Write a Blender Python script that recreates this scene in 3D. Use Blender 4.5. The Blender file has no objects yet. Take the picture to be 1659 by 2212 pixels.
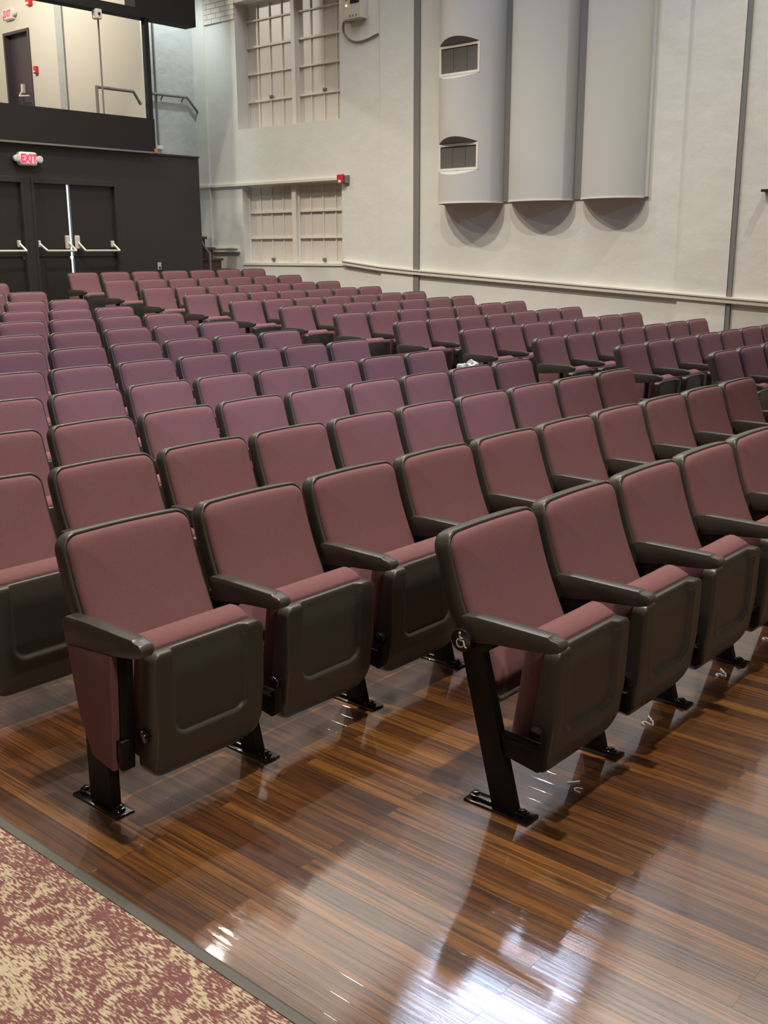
import bpy, bmesh, math, random
from mathutils import Vector, Matrix
random.seed(7)
C = bpy.context.scene.collection
scene = bpy.context.scene
PI = math.pi

# ------------------------------------------------------------------ camera
cam_d = bpy.data.cameras.new('camera')
cam = bpy.data.objects.new('camera', cam_d); C.objects.link(cam)
cam_d.sensor_fit = 'HORIZONTAL'; cam_d.sensor_width = 36.0
cam_d.lens = 2262.14 * 36.0 / 1659.0
cam_d.clip_start = 0.05; cam_d.clip_end = 200
YAW, PITCH, ROLL = 0.855190, 0.246116, -0.0033542
fw = Vector((math.sin(YAW)*math.cos(PITCH), math.cos(YAW)*math.cos(PITCH), -math.sin(PITCH)))
rt = Vector((math.cos(YAW), -math.sin(YAW), 0)); up = rt.cross(fw)
r2 = math.cos(ROLL)*rt + math.sin(ROLL)*up; u2 = -math.sin(ROLL)*rt + math.cos(ROLL)*up
M3 = Matrix((r2, u2, -fw)).transposed()
cam.matrix_world = Matrix.Translation((-7.08437, -1.89538, 1.6865)) @ M3.to_4x4()
scene.camera = cam

# ------------------------------------------------------------------ light
vs = scene.view_settings
vs.view_transform = 'Standard'; vs.look = 'None'; vs.gamma = 1.0; vs.use_curve_mapping = False
vs.exposure = 0.0
w = bpy.data.worlds.new('world'); scene.world = w; w.use_nodes = True
w.node_tree.nodes['Background'].inputs[0].default_value = (0.75, 0.88, 1.0, 1)
w.node_tree.nodes['Background'].inputs[1].default_value = 1.0

def spot(name, loc, target, energy, color, angle=110, blend=0.6, radius=0.09):
    d = bpy.data.lights.new(name, 'SPOT'); d.energy = energy; d.color = color
    d.spot_size = math.radians(angle); d.spot_blend = blend; d.shadow_soft_size = radius
    o = bpy.data.objects.new(name, d); C.objects.link(o); o.location = loc
    o.rotation_euler = (Vector(target)-Vector(loc)).to_track_quat('-Z', 'Y').to_euler()
    return o
def area(name, loc, target, sx, sy, energy, color):
    d = bpy.data.lights.new(name, 'AREA'); d.energy = energy; d.color = color
    d.shape = 'RECTANGLE'; d.size = sx; d.size_y = sy
    o = bpy.data.objects.new(name, d); C.objects.link(o); o.location = loc
    o.rotation_euler = (Vector(target)-Vector(loc)).to_track_quat('-Z', 'Y').to_euler()
    return o
def point(name, loc, energy, color, radius=0.1):
    d = bpy.data.lights.new(name, 'POINT'); d.energy = energy; d.color = color; d.shadow_soft_size = radius
    o = bpy.data.objects.new(name, d); C.objects.link(o); o.location = loc
    return o
WARM = (1.0, 0.92, 0.79)
NEUT = (1.0, 0.955, 0.88)
COOL = (0.42, 0.56, 1.0)
# house lights: mostly towards the rear of the hall, so walls and seat tops catch them
for (x, y, e) in ((-5.5, 10.6, 700), (-2.0, 11.2, 1000), (0.7, 11.0, 800), (0.3, 8.4, 1350), (0.2, 4.8, 950), (-3.6, 5.2, 450)):
    spot('house_downlight', (x, y, 8.6), (x+0.6, y-0.6, 0), e, WARM, 116, 0.75)
spot('wall_wash_downlight', (4.3, 0.6, 8.6), (4.9, 0.8, 0), 950, NEUT, 120, 0.8)
# front lights over the first rows and an added, unseen fill for the seat fronts
spot('front_downlight', (-4.4, 0.0, 8.4), (-4.2, 0.9, 0), 2300, WARM, 66, 0.9)
spot('front_fill_light', (-6.5, -7.0, 6.5), (-3.4, 1.2, 0.7), 850, WARM, 44, 0.9, 0.5)
spot('cool_stage_light', (-4.2, -5.5, 7.6), (-1.6, 6.0, 0.6), 3600, COOL, 32, 1.0, 0.3)
spot('cool_stage_light', (-2.0, -5.5, 7.6), (3.2, 6.5, 0.6), 1500, COOL, 34, 1.0, 0.3)
area('cool_panel_light', (3.9, 5.6, 8.97), (3.9, 5.6, 0), 2.0, 2.0, 165, (0.62, 0.74, 1.0))
area('floor_glare_panel', (3.6, 9.6, 8.97), (3.6, 9.6, 0), 3.4, 5.2, 85, (1.0, 0.93, 0.82))  # added unseen panels, placed for their bright reflection in the floor
area('floor_glare_panel', (4.5, 3.0, 8.97), (4.5, 3.0, 0), 2.6, 2.8, 55, (1.0, 0.95, 0.88))
area('floor_glare_panel', (1.4, 3.6, 8.97), (1.4, 3.6, 0), 2.0, 3.0, 40, (1.0, 0.95, 0.88))
point('balcony_lamp', (2.2, 16.0, 6.8), 360, (1.0, 0.95, 0.86))
spot('stairwell_lamp', (4.95, 12.9, 6.4), (5.0, 13.8, 4.9), 160, (0.84, 0.95, 1.0), 110, 0.8, 0.05)

# ------------------------------------------------------------------ materials
def mat(name, color, rough=0.6, metal=0.0, spec=0.5, bump=None, var=None, emit=None, coat=0.0):
    m = bpy.data.materials.new(name); m.use_nodes = True
    nt = m.node_tree; b = nt.nodes['Principled BSDF']
    b.inputs['Base Color'].default_value = (*color, 1); b.inputs['Roughness'].default_value = rough
    b.inputs['Metallic'].default_value = metal; b.inputs['Specular IOR Level'].default_value = spec
    b.inputs['Coat Weight'].default_value = coat
    tc = nt.nodes.new('ShaderNodeTexCoord')
    if var:
        scale, amt = var
        n = nt.nodes.new('ShaderNodeTexNoise'); n.inputs['Scale'].default_value = scale; n.inputs['Detail'].default_value = 4
        nt.links.new(tc.outputs['Object'], n.inputs['Vector'])
        mx = nt.nodes.new('ShaderNodeMix'); mx.data_type = 'RGBA'
        mx.inputs[6].default_value = (*[c*(1-amt) for c in color], 1); mx.inputs[7].default_value = (*[min(1, c*(1+amt)) for c in color], 1)
        nt.links.new(n.outputs['Fac'], mx.inputs[0]); nt.links.new(mx.outputs[2], b.inputs['Base Color'])
    if bump:
        scale, strength, dist = bump
        n = nt.nodes.new('ShaderNodeTexNoise'); n.inputs['Scale'].default_value = scale; n.inputs['Detail'].default_value = 6
        nt.links.new(tc.outputs['Object'], n.inputs['Vector'])
        bp = nt.nodes.new('ShaderNodeBump'); bp.inputs['Strength'].default_value = strength; bp.inputs['Distance'].default_value = dist
        nt.links.new(n.outputs['Fac'], bp.inputs['Height']); nt.links.new(bp.outputs['Normal'], b.inputs['Normal'])
    if emit:
        b.inputs['Emission Color'].default_value = (*emit[:3], 1); b.inputs['Emission Strength'].default_value = emit[3]
    return m

M = {}
M['wall'] = mat('painted_plaster', (0.71, 0.695, 0.625), 0.75, bump=(2.2, 0.35, 0.05), var=(0.7, 0.03))
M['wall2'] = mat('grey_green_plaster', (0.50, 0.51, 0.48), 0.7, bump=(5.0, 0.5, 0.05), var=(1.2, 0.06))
M['drum'] = mat('painted_panel', (0.52, 0.51, 0.47), 0.6, bump=(1.5, 0.15, 0.03))
M['trim'] = mat('painted_trim', (0.74, 0.70, 0.61), 0.5)
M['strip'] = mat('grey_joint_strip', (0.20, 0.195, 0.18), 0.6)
M['cream'] = mat('cream_paint', (0.74, 0.68, 0.57), 0.75, bump=(3, 0.15, 0.02))
M['black'] = mat('black_wall_paint', (0.032, 0.027, 0.025), 0.5, bump=(20, 0.1, 0.01), var=(1.5, 0.12))
M['blackdoor'] = mat('black_door_paint', (0.024, 0.021, 0.019), 0.45)
M['flat_black'] = mat('flat_black_paint', (0.010, 0.009, 0.009), 0.8)
M['ceiling'] = mat('ceiling_paint', (0.72, 0.68, 0.62), 0.85)
M['fabric'] = mat('maroon_fabric', (0.205, 0.094, 0.100), 0.85, spec=0.2, bump=(700, 0.4, 0.002), var=(320, 0.30))
M['plastic'] = mat('charcoal_plastic', (0.056, 0.049, 0.040), 0.36, bump=(700, 0.12, 0.001))
M['post'] = mat('satin_black_metal', (0.009, 0.008, 0.008), 0.42, spec=0.25)
M['metal'] = mat('gloss_black_metal', (0.012, 0.010, 0.010), 0.16, spec=0.6, coat=0.5)
M['steel'] = mat('bright_steel', (0.75, 0.72, 0.66), 0.25, metal=1.0)
M['bar'] = mat('pale_bar_metal', (0.78, 0.74, 0.64), 0.35, metal=0.2)
M['white'] = mat('white_plastic', (0.80, 0.77, 0.70), 0.45)
M['beige'] = mat('beige_plastic', (0.62, 0.57, 0.46), 0.5)
M['dark'] = mat('dark_lcd', (0.02, 0.022, 0.022), 0.25)
M['grille'] = mat('grille_grey', (0.16, 0.15, 0.13), 0.7)
M['red'] = mat('red_plastic', (0.65, 0.03, 0.03), 0.35)
M['orange'] = mat('orange_plastic', (0.75, 0.20, 0.09), 0.45)
M['purple'] = mat('purple_grey_door', (0.075, 0.055, 0.065), 0.4)
M['stair'] = mat('brown_stair', (0.075, 0.035, 0.030), 0.6)
M['pane'] = mat('painted_over_glass', (0.70, 0.64, 0.56), 0.35)
M['redlit'] = mat('lit_red_letters', (0.9, 0.02, 0.06), 0.4, emit=(1.0, 0.02, 0.08, 1.6))
M['exitface'] = mat('lit_sign_face', (0.85, 0.78, 0.72), 0.4, emit=(1.0, 0.35, 0.38, 0.35))
M['bagmat'] = mat('pale_film', (0.62, 0.61, 0.58), 0.4)
M['glint'] = mat('white_glint', (0.85, 0.82, 0.76), 0.5)
M['binding'] = mat('grey_rubber', (0.095, 0.09, 0.076), 0.5)
M['outlet'] = mat('ivory_plate', (0.5, 0.46, 0.36), 0.5)

def grille_mat():
    m = M['grille']; nt = m.node_tree; b = nt.nodes['Principled BSDF']
    tc = nt.nodes.new('ShaderNodeTexCoord'); wv = nt.nodes.new('ShaderNodeTexWave')
    wv.bands_direction = 'Z'; wv.inputs['Scale'].default_value = 18
    nt.links.new(tc.outputs['Object'], wv.inputs['Vector'])
    cr = nt.nodes.new('ShaderNodeValToRGB'); cr.color_ramp.elements[0].color = (0.03, 0.028, 0.025, 1); cr.color_ramp.elements[1].color = (0.2, 0.19, 0.165, 1)
    nt.links.new(wv.outputs['Fac'], cr.inputs[0]); nt.links.new(cr.outputs[0], b.inputs['Base Color'])
grille_mat()

def brick_mat():
    m = bpy.data.materials.new('white_painted_brick'); m.use_nodes = True; nt = m.node_tree; b = nt.nodes['Principled BSDF']
    b.inputs['Roughness'].default_value = 0.7
    tc = nt.nodes.new('ShaderNodeTexCoord'); sp = nt.nodes.new('ShaderNodeSeparateXYZ'); cb = nt.nodes.new('ShaderNodeCombineXYZ')
    nt.links.new(tc.outputs['Object'], sp.inputs[0])
    ad = nt.nodes.new('ShaderNodeMath'); nt.links.new(sp.outputs[0], ad.inputs[0]); nt.links.new(sp.outputs[1], ad.inputs[1])
    nt.links.new(ad.outputs[0], cb.inputs[0]); nt.links.new(sp.outputs[2], cb.inputs[1])
    br = nt.nodes.new('ShaderNodeTexBrick'); br.inputs['Scale'].default_value = 1.0
    br.inputs['Brick Width'].default_value = 0.24; br.inputs['Row Height'].default_value = 0.082; br.inputs['Mortar Size'].default_value = 0.007
    br.inputs['Color1'].default_value = (0.66, 0.62, 0.53, 1); br.inputs['Color2'].default_value = (0.72, 0.68, 0.59, 1); br.inputs['Mortar'].default_value = (0.36, 0.33, 0.27, 1)
    nt.links.new(cb.outputs[0], br.inputs['Vector']); nt.links.new(br.outputs['Color'], b.inputs['Base Color'])
    bp = nt.nodes.new('ShaderNodeBump'); bp.inputs['Strength'].default_value = 0.8; bp.inputs['Distance'].default_value = 0.01; bp.invert = True
    nt.links.new(br.outputs['Fac'], bp.inputs['Height']); nt.links.new(bp.outputs['Normal'], b.inputs['Normal'])
    return m
M['brick'] = brick_mat()

def floor_mat():
    m = bpy.data.materials.new('varnished_floorboards'); m.use_nodes = True; nt = m.node_tree; b = nt.nodes['Principled BSDF']; L = nt.links
    N = nt.nodes.new
    tc = N('ShaderNodeTexCoord'); mp = N('ShaderNodeMapping'); mp.inputs['Rotation'].default_value = (0, 0, PI/2)
    L.new(tc.outputs['Object'], mp.inputs['Vector'])
    br = N('ShaderNodeTexBrick'); br.inputs['Scale'].default_value = 1.0
    br.inputs['Brick Width'].default_value = 1.15; br.inputs['Row Height'].default_value = 0.062; br.inputs['Mortar Size'].default_value = 0.0011
    br.inputs['Mortar Smooth'].default_value = 0.3
    br.offset = 0.37; br.offset_frequency = 2
    br.inputs['Color1'].default_value = (0, 0, 0, 1); br.inputs['Color2'].default_value = (1, 1, 1, 1); br.inputs['Mortar'].default_value = (0.4, 0.4, 0.4, 1)
    L.new(mp.outputs[0], br.inputs['Vector'])
    # grain along Y
    mg = N('ShaderNodeMapping'); mg.inputs['Scale'].default_value = (52, 1.5, 1); L.new(tc.outputs['Object'], mg.inputs['Vector'])
    off = N('ShaderNodeVectorMath'); off.operation = 'MULTIPLY_ADD'
    L.new(br.outputs['Color'], off.inputs[0]); off.inputs[1].default_value = (13, 7, 5); L.new(mg.outputs[0], off.inputs[2])
    g = N('ShaderNodeTexNoise'); g.inputs['Scale'].default_value = 1.0; g.inputs['Detail'].default_value = 8; g.inputs['Roughness'].default_value = 0.65; g.inputs['Distortion'].default_value = 1.2
    L.new(off.outputs[0], g.inputs['Vector'])
    big = N('ShaderNodeTexNoise'); big.inputs['Scale'].default_value = 1.7; big.inputs['Detail'].default_value = 3
    L.new(tc.outputs['Object'], big.inputs['Vector'])
    plank = N('ShaderNodeValToRGB'); e = plank.color_ramp.elements
    e[0].position = 0.0; e[0].color = (0.072, 0.025, 0.007, 1); e[1].position = 1.0; e[1].color = (0.210, 0.090, 0.018, 1)
    x = e.new(0.5); x.color = (0.134, 0.051, 0.010, 1)
    L.new(br.outputs['Color'], plank.inputs[0])
    gr = N('ShaderNodeValToRGB'); gr.color_ramp.elements[0].position = 0.37; gr.color_ramp.elements[0].color = (0.22, 0.18, 0.16, 1); gr.color_ramp.elements[1].position = 0.58; gr.color_ramp.elements[1].color = (1.35, 1.3, 1.2, 1)
    L.new(g.outputs['Fac'], gr.inputs[0])
    mu = N('ShaderNodeMix'); mu.data_type = 'RGBA'; mu.blend_type = 'MULTIPLY'; mu.inputs[0].default_value = 0.85
    L.new(plank.outputs[0], mu.inputs[6]); L.new(gr.outputs[0], mu.inputs[7])
    bg = N('ShaderNodeValToRGB'); bg.color_ramp.elements[0].position = 0.3; bg.color_ramp.elements[0].color = (0.62, 0.55, 0.5, 1); bg.color_ramp.elements[1].position = 0.7; bg.color_ramp.elements[1].color = (1.2, 1.15, 1.05, 1)
    L.new(big.outputs['Fac'], bg.inputs[0])
    m2 = N('ShaderNodeMix'); m2.data_type = 'RGBA'; m2.blend_type = 'MULTIPLY'; m2.inputs[0].default_value = 0.9
    L.new(mu.outputs[2], m2.inputs[6]); L.new(bg.outputs[0], m2.inputs[7])
    m3 = N('ShaderNodeMix'); m3.data_type = 'RGBA'; m3.inputs[7].default_value = (0.02, 0.008, 0.004, 1)
    L.new(br.outputs['Fac'], m3.inputs[0]); L.new(m2.outputs[2], m3.inputs[6])
    L.new(m3.outputs[2], b.inputs['Base Color'])
    b.inputs['Roughness'].default_value = 0.45; b.inputs['Specular IOR Level'].default_value = 0.4
    b.inputs['Coat Weight'].default_value = 1.0; b.inputs['Coat IOR'].default_value = 2.0
    # coat roughness varies with scuffs
    sc = N('ShaderNodeTexNoise'); sc.inputs['Scale'].default_value = 1.3; sc.inputs['Detail'].default_value = 5; L.new(tc.outputs['Object'], sc.inputs['Vector'])
    mr = N('ShaderNodeMapRange'); mr.inputs[1].default_value = 0.3; mr.inputs[2].default_value = 0.7; mr.inputs[3].default_value = 0.015; mr.inputs[4].default_value = 0.07
    L.new(sc.outputs['Fac'], mr.inputs[0]); L.new(mr.outputs[0], b.inputs['Coat Roughness'])
    ht = N('ShaderNodeMath'); ht.operation = 'MULTIPLY_ADD'; L.new(br.outputs['Fac'], ht.inputs[0]); ht.inputs[1].default_value = -1.5; L.new(g.outputs['Fac'], ht.inputs[2])
    bp = N('ShaderNodeBump'); bp.inputs['Strength'].default_value = 0.22; bp.inputs['Distance'].default_value = 0.0012
    L.new(ht.outputs[0], bp.inputs['Height']); L.new(bp.outputs[0], b.inputs['Coat Normal']); L.new(bp.outputs[0], b.inputs['Normal'])
    return m
M['floor'] = floor_mat()

def carpet_mat():
    m = bpy.data.materials.new('woven_carpet'); m.use_nodes = True; nt = m.node_tree; b = nt.nodes['Principled BSDF']; L = nt.links; N = nt.nodes.new
    b.inputs['Roughness'].default_value = 0.95; b.inputs['Specular IOR Level'].default_value = 0.1
    tc = N('ShaderNodeTexCoord')
    big = N('ShaderNodeTexNoise'); big.inputs['Scale'].default_value = 7; big.inputs['Detail'].default_value = 3; big.inputs['Distortion'].default_value = 2.5
    L.new(tc.outputs['Object'], big.inputs['Vector'])
    mp = N('ShaderNodeMapping'); mp.inputs['Scale'].default_value = (190, 42, 1); L.new(tc.outputs['Object'], mp.inputs['Vector'])
    th = N('ShaderNodeTexNoise'); th.inputs['Scale'].default_value = 1; th.inputs['Detail'].default_value = 2; L.new(mp.outputs[0], th.inputs['Vector'])
    ad = N('ShaderNodeMath'); ad.operation = 'MULTIPLY_ADD'; L.new(th.outputs['Fac'], ad.inputs[0]); ad.inputs[1].default_value = 1.5; L.new(big.outputs['Fac'], ad.inputs[2])
    nm = N('ShaderNodeMapRange'); nm.inputs[1].default_value = 1.12; nm.inputs[2].default_value = 1.55; L.new(ad.outputs[0], nm.inputs[0])
    cr = N('ShaderNodeValToRGB'); cr.color_ramp.elements[0].position = 0.22; cr.color_ramp.elements[0].color = (0.210, 0.092, 0.092, 1)
    cr.color_ramp.elements[1].position = 0.72; cr.color_ramp.elements[1].color = (0.57, 0.47, 0.32, 1)
    L.new(nm.outputs[0], cr.inputs[0]); L.new(cr.outputs[0], b.inputs['Base Color'])
    bp = N('ShaderNodeBump'); bp.inputs['Strength'].default_value = 0.6; bp.inputs['Distance'].default_value = 0.003
    L.new(th.outputs['Fac'], bp.inputs['Height']); L.new(bp.outputs[0], b.inputs['Normal'])
    return m
M['carpet'] = carpet_mat()

# ------------------------------------------------------------------ helpers
def add_box(bm, x0, x1, y0, y1, z0, z1):
    v = [bm.verts.new((x, y, z)) for x in (x0, x1) for y in (y0, y1) for z in (z0, z1)]
    for f in ((0,1,3,2),(4,6,7,5),(0,4,5,1),(2,3,7,6),(0,2,6,4),(1,5,7,3)):
        bm.faces.new([v[i] for i in f])
def add_prism(bm, pts, axis, a, b):
    # pts 2D polygon in the two other axes, extruded along axis from a to b
    def P(p, t):
        if axis == 'x': return (t, p[0], p[1])
        if axis == 'y': return (p[0], t, p[1])
        return (p[0], p[1], t)
    A = [bm.verts.new(P(p, a)) for p in pts]; B = [bm.verts.new(P(p, b)) for p in pts]
    bm.faces.new(A); bm.faces.new(B[::-1])
    for i in range(len(pts)):
        j = (i+1) % len(pts); bm.faces.new((A[i], B[i], B[j], A[j]))
def add_cyl(bm, c, axis, r, h, n=20, r_top=None):
    r_top = r if r_top is None else r_top
    rot = {'z': Matrix.Identity(3), 'x': Matrix.Rotation(PI/2, 3, 'Y'), 'y': Matrix.Rotation(-PI/2, 3, 'X')}[axis]
    A, B = [], []
    for i in range(n):
        t = 2*PI*i/n
        A.append(bm.verts.new(Vector(c) + rot @ Vector((r*math.cos(t), r*math.sin(t), -h/2))))
        B.append(bm.verts.new(Vector(c) + rot @ Vector((r_top*math.cos(t), r_top*math.sin(t), h/2))))
    bm.faces.new(A[::-1]); bm.faces.new(B)
    for i in range(n):
        j = (i+1) % n; bm.faces.new((A[i], A[j], B[j], B[i]))
def add_tube(bm, pts, r, n=10):
    pts = [Vector(p) for p in pts]; rings = []
    for i, p in enumerate(pts):
        d = (pts[min(i+1, len(pts)-1)] - pts[max(i-1, 0)]).normalized()
        a = Vector((0, 0, 1)) if abs(d.z) < 0.9 else Vector((1, 0, 0))
        s = d.cross(a).normalized(); t = s.cross(d)
        rings.append([bm.verts.new(p + r*(math.cos(2*PI*k/n)*s + math.sin(2*PI*k/n)*t)) for k in range(n)])
    for a, b in zip(rings, rings[1:]):
        for k in range(n): bm.faces.new((a[k], a[(k+1) % n], b[(k+1) % n], b[k]))
    bm.faces.new(rings[0][::-1]); bm.faces.new(rings[-1])
def rrect(hw, v0, v1, rb, rt, inset, crown=0.0, nc=7, ne=12):
    """rounded rectangle outline (u, v), counter-clockwise"""
    x = hw - inset; a = v0 + inset; b = v1 - inset
    rb = max(rb - inset, 0.003); rt = max(rt - inset, 0.003)
    x = max(x, 0.004); rb = min(rb, x*0.98, (b-a)*0.49); rt = min(rt, x*0.98, (b-a)*0.49)
    P = []
    def arc(cx, cy, r, t0):
        for i in range(nc): 
            t = t0 + PI/2*i/(nc-1); P.append((cx + r*math.cos(t), cy + r*math.sin(t)))
    def edge(p, q):
        for i in range(1, ne): P.append((p[0] + (q[0]-p[0])*i/ne, p[1] + (q[1]-p[1])*i/ne))
    arc(x-rb, a+rb, rb, -PI/2); edge((x, a+rb), (x, b-rt)); arc(x-rt, b-rt, rt, 0); edge((x-rt, b), (-(x-rt), b))
    arc(-(x-rt), b-rt, rt, PI/2); edge((-x, b-rt), (-x, a+rb)); arc(-(x-rb), a+rb, rb, PI); edge((-(x-rb), a), (x-rb, a))
    if crown: P = [(u, v + crown*(1-(u/hw)**2)*max(0.0, (v-v0)/(v1-v0))) for u, v in P]
    return P
def add_pillow(bm, rings, outline, fmap):
    """rings: list of (inset, n); fmap(u, v, n) -> xyz. first and last ring closed"""
    R = [[bm.verts.new(fmap(u, v, n)) for u, v in outline(i)] for i, n in rings]
    k = len(R[0])
    for A, B in zip(R, R[1:]):
        for i in range(k): bm.faces.new((A[i], A[(i+1) % k], B[(i+1) % k], B[i]))
    bm.faces.new(R[0][::-1]); bm.faces.new(R[-1])
def finish(bm, smooth=None, bevel=None):
    bmesh.ops.recalc_face_normals(bm, faces=bm.faces)
    if bevel:
        es = [e for e in bm.edges if len(e.link_faces) == 2 and e.calc_face_angle(0) > 0.6]
        bmesh.ops.bevel(bm, geom=es, offset=bevel, segments=2, profile=0.5, affect='EDGES', clamp_overlap=True)
    if smooth is not None:
        for f in bm.faces: f.smooth = True
        for e in bm.edges:
            if len(e.link_faces) == 2 and e.calc_face_angle(0) > smooth: e.smooth = False
def obj(name, bm, m, parent=None, smooth=None, bevel=None, loc=None):
    finish(bm, smooth, bevel)
    me = bpy.data.meshes.new(name); bm.to_mesh(me); bm.free(); me.materials.append(m)
    o = bpy.data.objects.new(name, me); C.objects.link(o)
    if parent: o.parent = parent
    if loc: o.location = loc
    return o
def NB(): return bmesh.new()
def tag(o, label=None, cat=None, group=None, kind=None):
    if label: o['label'] = label
    if cat: o['category'] = cat
    if group: o['group'] = group
    if kind: o['kind'] = kind
    return o
def thing(name, label, cat, loc=(0, 0, 0), rotz=0, group=None):
    o = bpy.data.objects.new(name, None); C.objects.link(o); o.empty_display_size = 0.1
    o.location = loc; o.rotation_euler = (0, 0, rotz)
    return tag(o, label, cat, group)
def struct(name, bm, m, label, cat, **k):
    return tag(obj(name, bm, m, **k), label, cat, kind='structure')
def boxes(*bs):
    bm = NB()
    for b in bs: add_box(bm, *b)
    return bm
def holed(plane, a0, a1, z0, z1, holes, d0, d1):
    """wall of thickness d0..d1 with rectangular holes (a0,a1,z0,z1); plane 'x' or 'y'. grid of quads welded together"""
    bm = NB()
    A = sorted({a0, a1, *[h[0] for h in holes], *[h[1] for h in holes]}); Z = sorted({z0, z1, *[h[2] for h in holes], *[h[3] for h in holes]})
    solid = {}
    for i in range(len(A)-1):
        for j in range(len(Z)-1):
            ca, cz = (A[i]+A[i+1])/2, (Z[j]+Z[j+1])/2
            solid[i, j] = not any(h[0] < ca < h[1] and h[2] < cz < h[3] for h in holes)
    V = {}
    def v(i, j, d):
        if (i, j, d) not in V: V[i, j, d] = bm.verts.new((d, A[i], Z[j]) if plane == 'x' else (A[i], d, Z[j]))
        return V[i, j, d]
    for (i, j), s in solid.items():
        if not s: continue
        for d in (d0, d1): bm.faces.new((v(i,j,d), v(i+1,j,d), v(i+1,j+1,d), v(i,j+1,d)))
        for (di, dj, p, q) in ((-1,0,(i,j),(i,j+1)), (1,0,(i+1,j),(i+1,j+1)), (0,-1,(i,j),(i+1,j)), (0,1,(i,j+1),(i+1,j+1))):
            if not solid.get((i+di, j+dj), False):
                bm.faces.new((v(*p, d0), v(*q, d0), v(*q, d1), v(*p, d1)))
    return bm

# ------------------------------------------------------------------ row geometry
YR = [0.0, 0.885, 1.799, 2.68, 3.548, 4.411, 5.274, 6.139, 7.004, 7.869, 8.73, 9.585, 10.437, 11.287]
ZR = [0.0, 0.0, 0.0, 0.008, 0.03, 0.071, 0.113, 0.162, 0.211, 0.25, 0.304, 0.367, 0.449, 0.537]
PITCHX = 0.54; GAP = 1.356
XW = 5.9; YB = 12.5; ZC = 9.0
FZ = [(y - 0.25, z) for y, z in zip(YR, ZR)] + [(YB + 0.0, 0.66), (19.0, 0.66)]
def floor_z(y):
    if y <= FZ[0][0]: return 0.0
    for (a, za), (b, zb) in zip(FZ, FZ[1:]):
        if a <= y <= b: return za + (zb-za)*(y-a)/(b-a)
    return FZ[-1][1]

# ------------------------------------------------------------------ room shell
bm = NB()
prof = [(-9.0, 0.0)] + FZ
for (a, za), (b, zb) in zip(prof, prof[1:]):
    pass
top = [[bm.verts.new((x, y, z)) for x in (-14.0, XW+0.4)] for y, z in prof]
bot = [[bm.verts.new((x, y, z-0.3)) for x in (-14.0, XW+0.4)] for y, z in prof]
for i in range(len(prof)-1):
    bm.faces.new((top[i][0], top[i][1], top[i+1][1], top[i+1][0])); bm.faces.new((bot[i][0], bot[i+1][0], bot[i+1][1], bot[i][1]))
    for s in (0, 1): bm.faces.new((top[i][s], top[i+1][s], bot[i+1][s], bot[i][s]))
for i in (0, -1): bm.faces.new((top[i][0], bot[i][0], bot[i][1], top[i][1]))
struct('floor', bm, M['floor'], 'glossy varnished brown strip wood floor, raked towards the rear', 'floor')
struct('ceiling', boxes((-14, XW+0.4, -9.2, 19.2, ZC, ZC+0.3)), M['ceiling'], 'pale painted auditorium ceiling', 'ceiling')
W1 = (10.286, 12.74, 3.717, 5.75); W2 = (10.28, 12.69, 1.453, 2.77)
BZ = 5.2
struct('wall_right', holed('x', -9, 14.2, -0.3, ZC, [W1, W2], XW, XW+0.4), M['wall'], 'tall off-white plaster side wall on the right', 'wall')
# white painted brick skin above the upper window
struct('wall_brick', boxes((XW-0.02, XW, 9.95, 10.286, 5.5, ZC), (XW-0.02, XW, 10.286, 12.74, 5.75, ZC), (XW-0.02, XW, 12.74, 13.83, 5.5, ZC)), M['brick'], 'white painted brick above the upper window', 'wall')
struct('wall_left', boxes((-14.3, -14, -9, 14.2, -0.3, ZC)), M['wall'], 'left side wall of the auditorium', 'wall')
struct('wall_front', boxes((-14, XW+0.4, -9.3, -9, -0.3, ZC)), M['flat_black'], 'dark stage end of the auditorium', 'wall')
XE = 4.78     # right end of the black rear wall
DR = (1.625, 3.115, 0.4, 2.72); DL = (-0.02, 1.505, 0.4, 2.72)
struct('wall_rear', holed('y', -14, XE, -0.3, 3.17, [DR, DL], YB, YB+0.14), M['black'], 'black painted low rear wall with double doors', 'wall')
struct('trim_1', boxes((-14, XE, YB-0.03, YB+0.15, 3.165, 3.19)), M['black'], 'thin black cap on top of the rear wall', 'trim')
struct('trim_2', boxes((-14, 3.80, YB-0.10, YB-0.06, 3.175, 3.20)), M['strip'], 'pale edged ledge under the balcony knee wall', 'trim')
struct('wall_balcony', boxes((-14, 3.872, YB-0.06, YB+0.1, 3.20, 3.70)), M['flat_black'], 'black knee wall of the balcony opening', 'wall')
struct('trim_3', boxes((3.785, 3.872, YB-0.04, YB+0.03, 3.70, 5.17)), M['flat_black'], 'slim black post beside the balcony opening', 'post')
struct('trim_4', boxes((-14, 3.872, YB-0.06, YB+0.16, 5.17, 5.18), (-14, 3.62, YB-0.06, YB+0.16, 5.18, 5.30)), M['flat_black'], 'black beam across the top of the balcony opening', 'beam')
struct('wall_upper', boxes((3.62, 4.80, YB-0.06, YB+0.2, 5.18, ZC), (-14, 3.62, YB-0.06, YB+0.2, 6.6, ZC)), M['flat_black'], 'black upper rear wall above the stairwell', 'wall')
struct('wall_stairwell', boxes((4.905, XW+0.4, 13.83, 14.1, 0.3, ZC)), M['wall2'], 'grey plaster stairwell wall right of the black post', 'wall')

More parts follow.
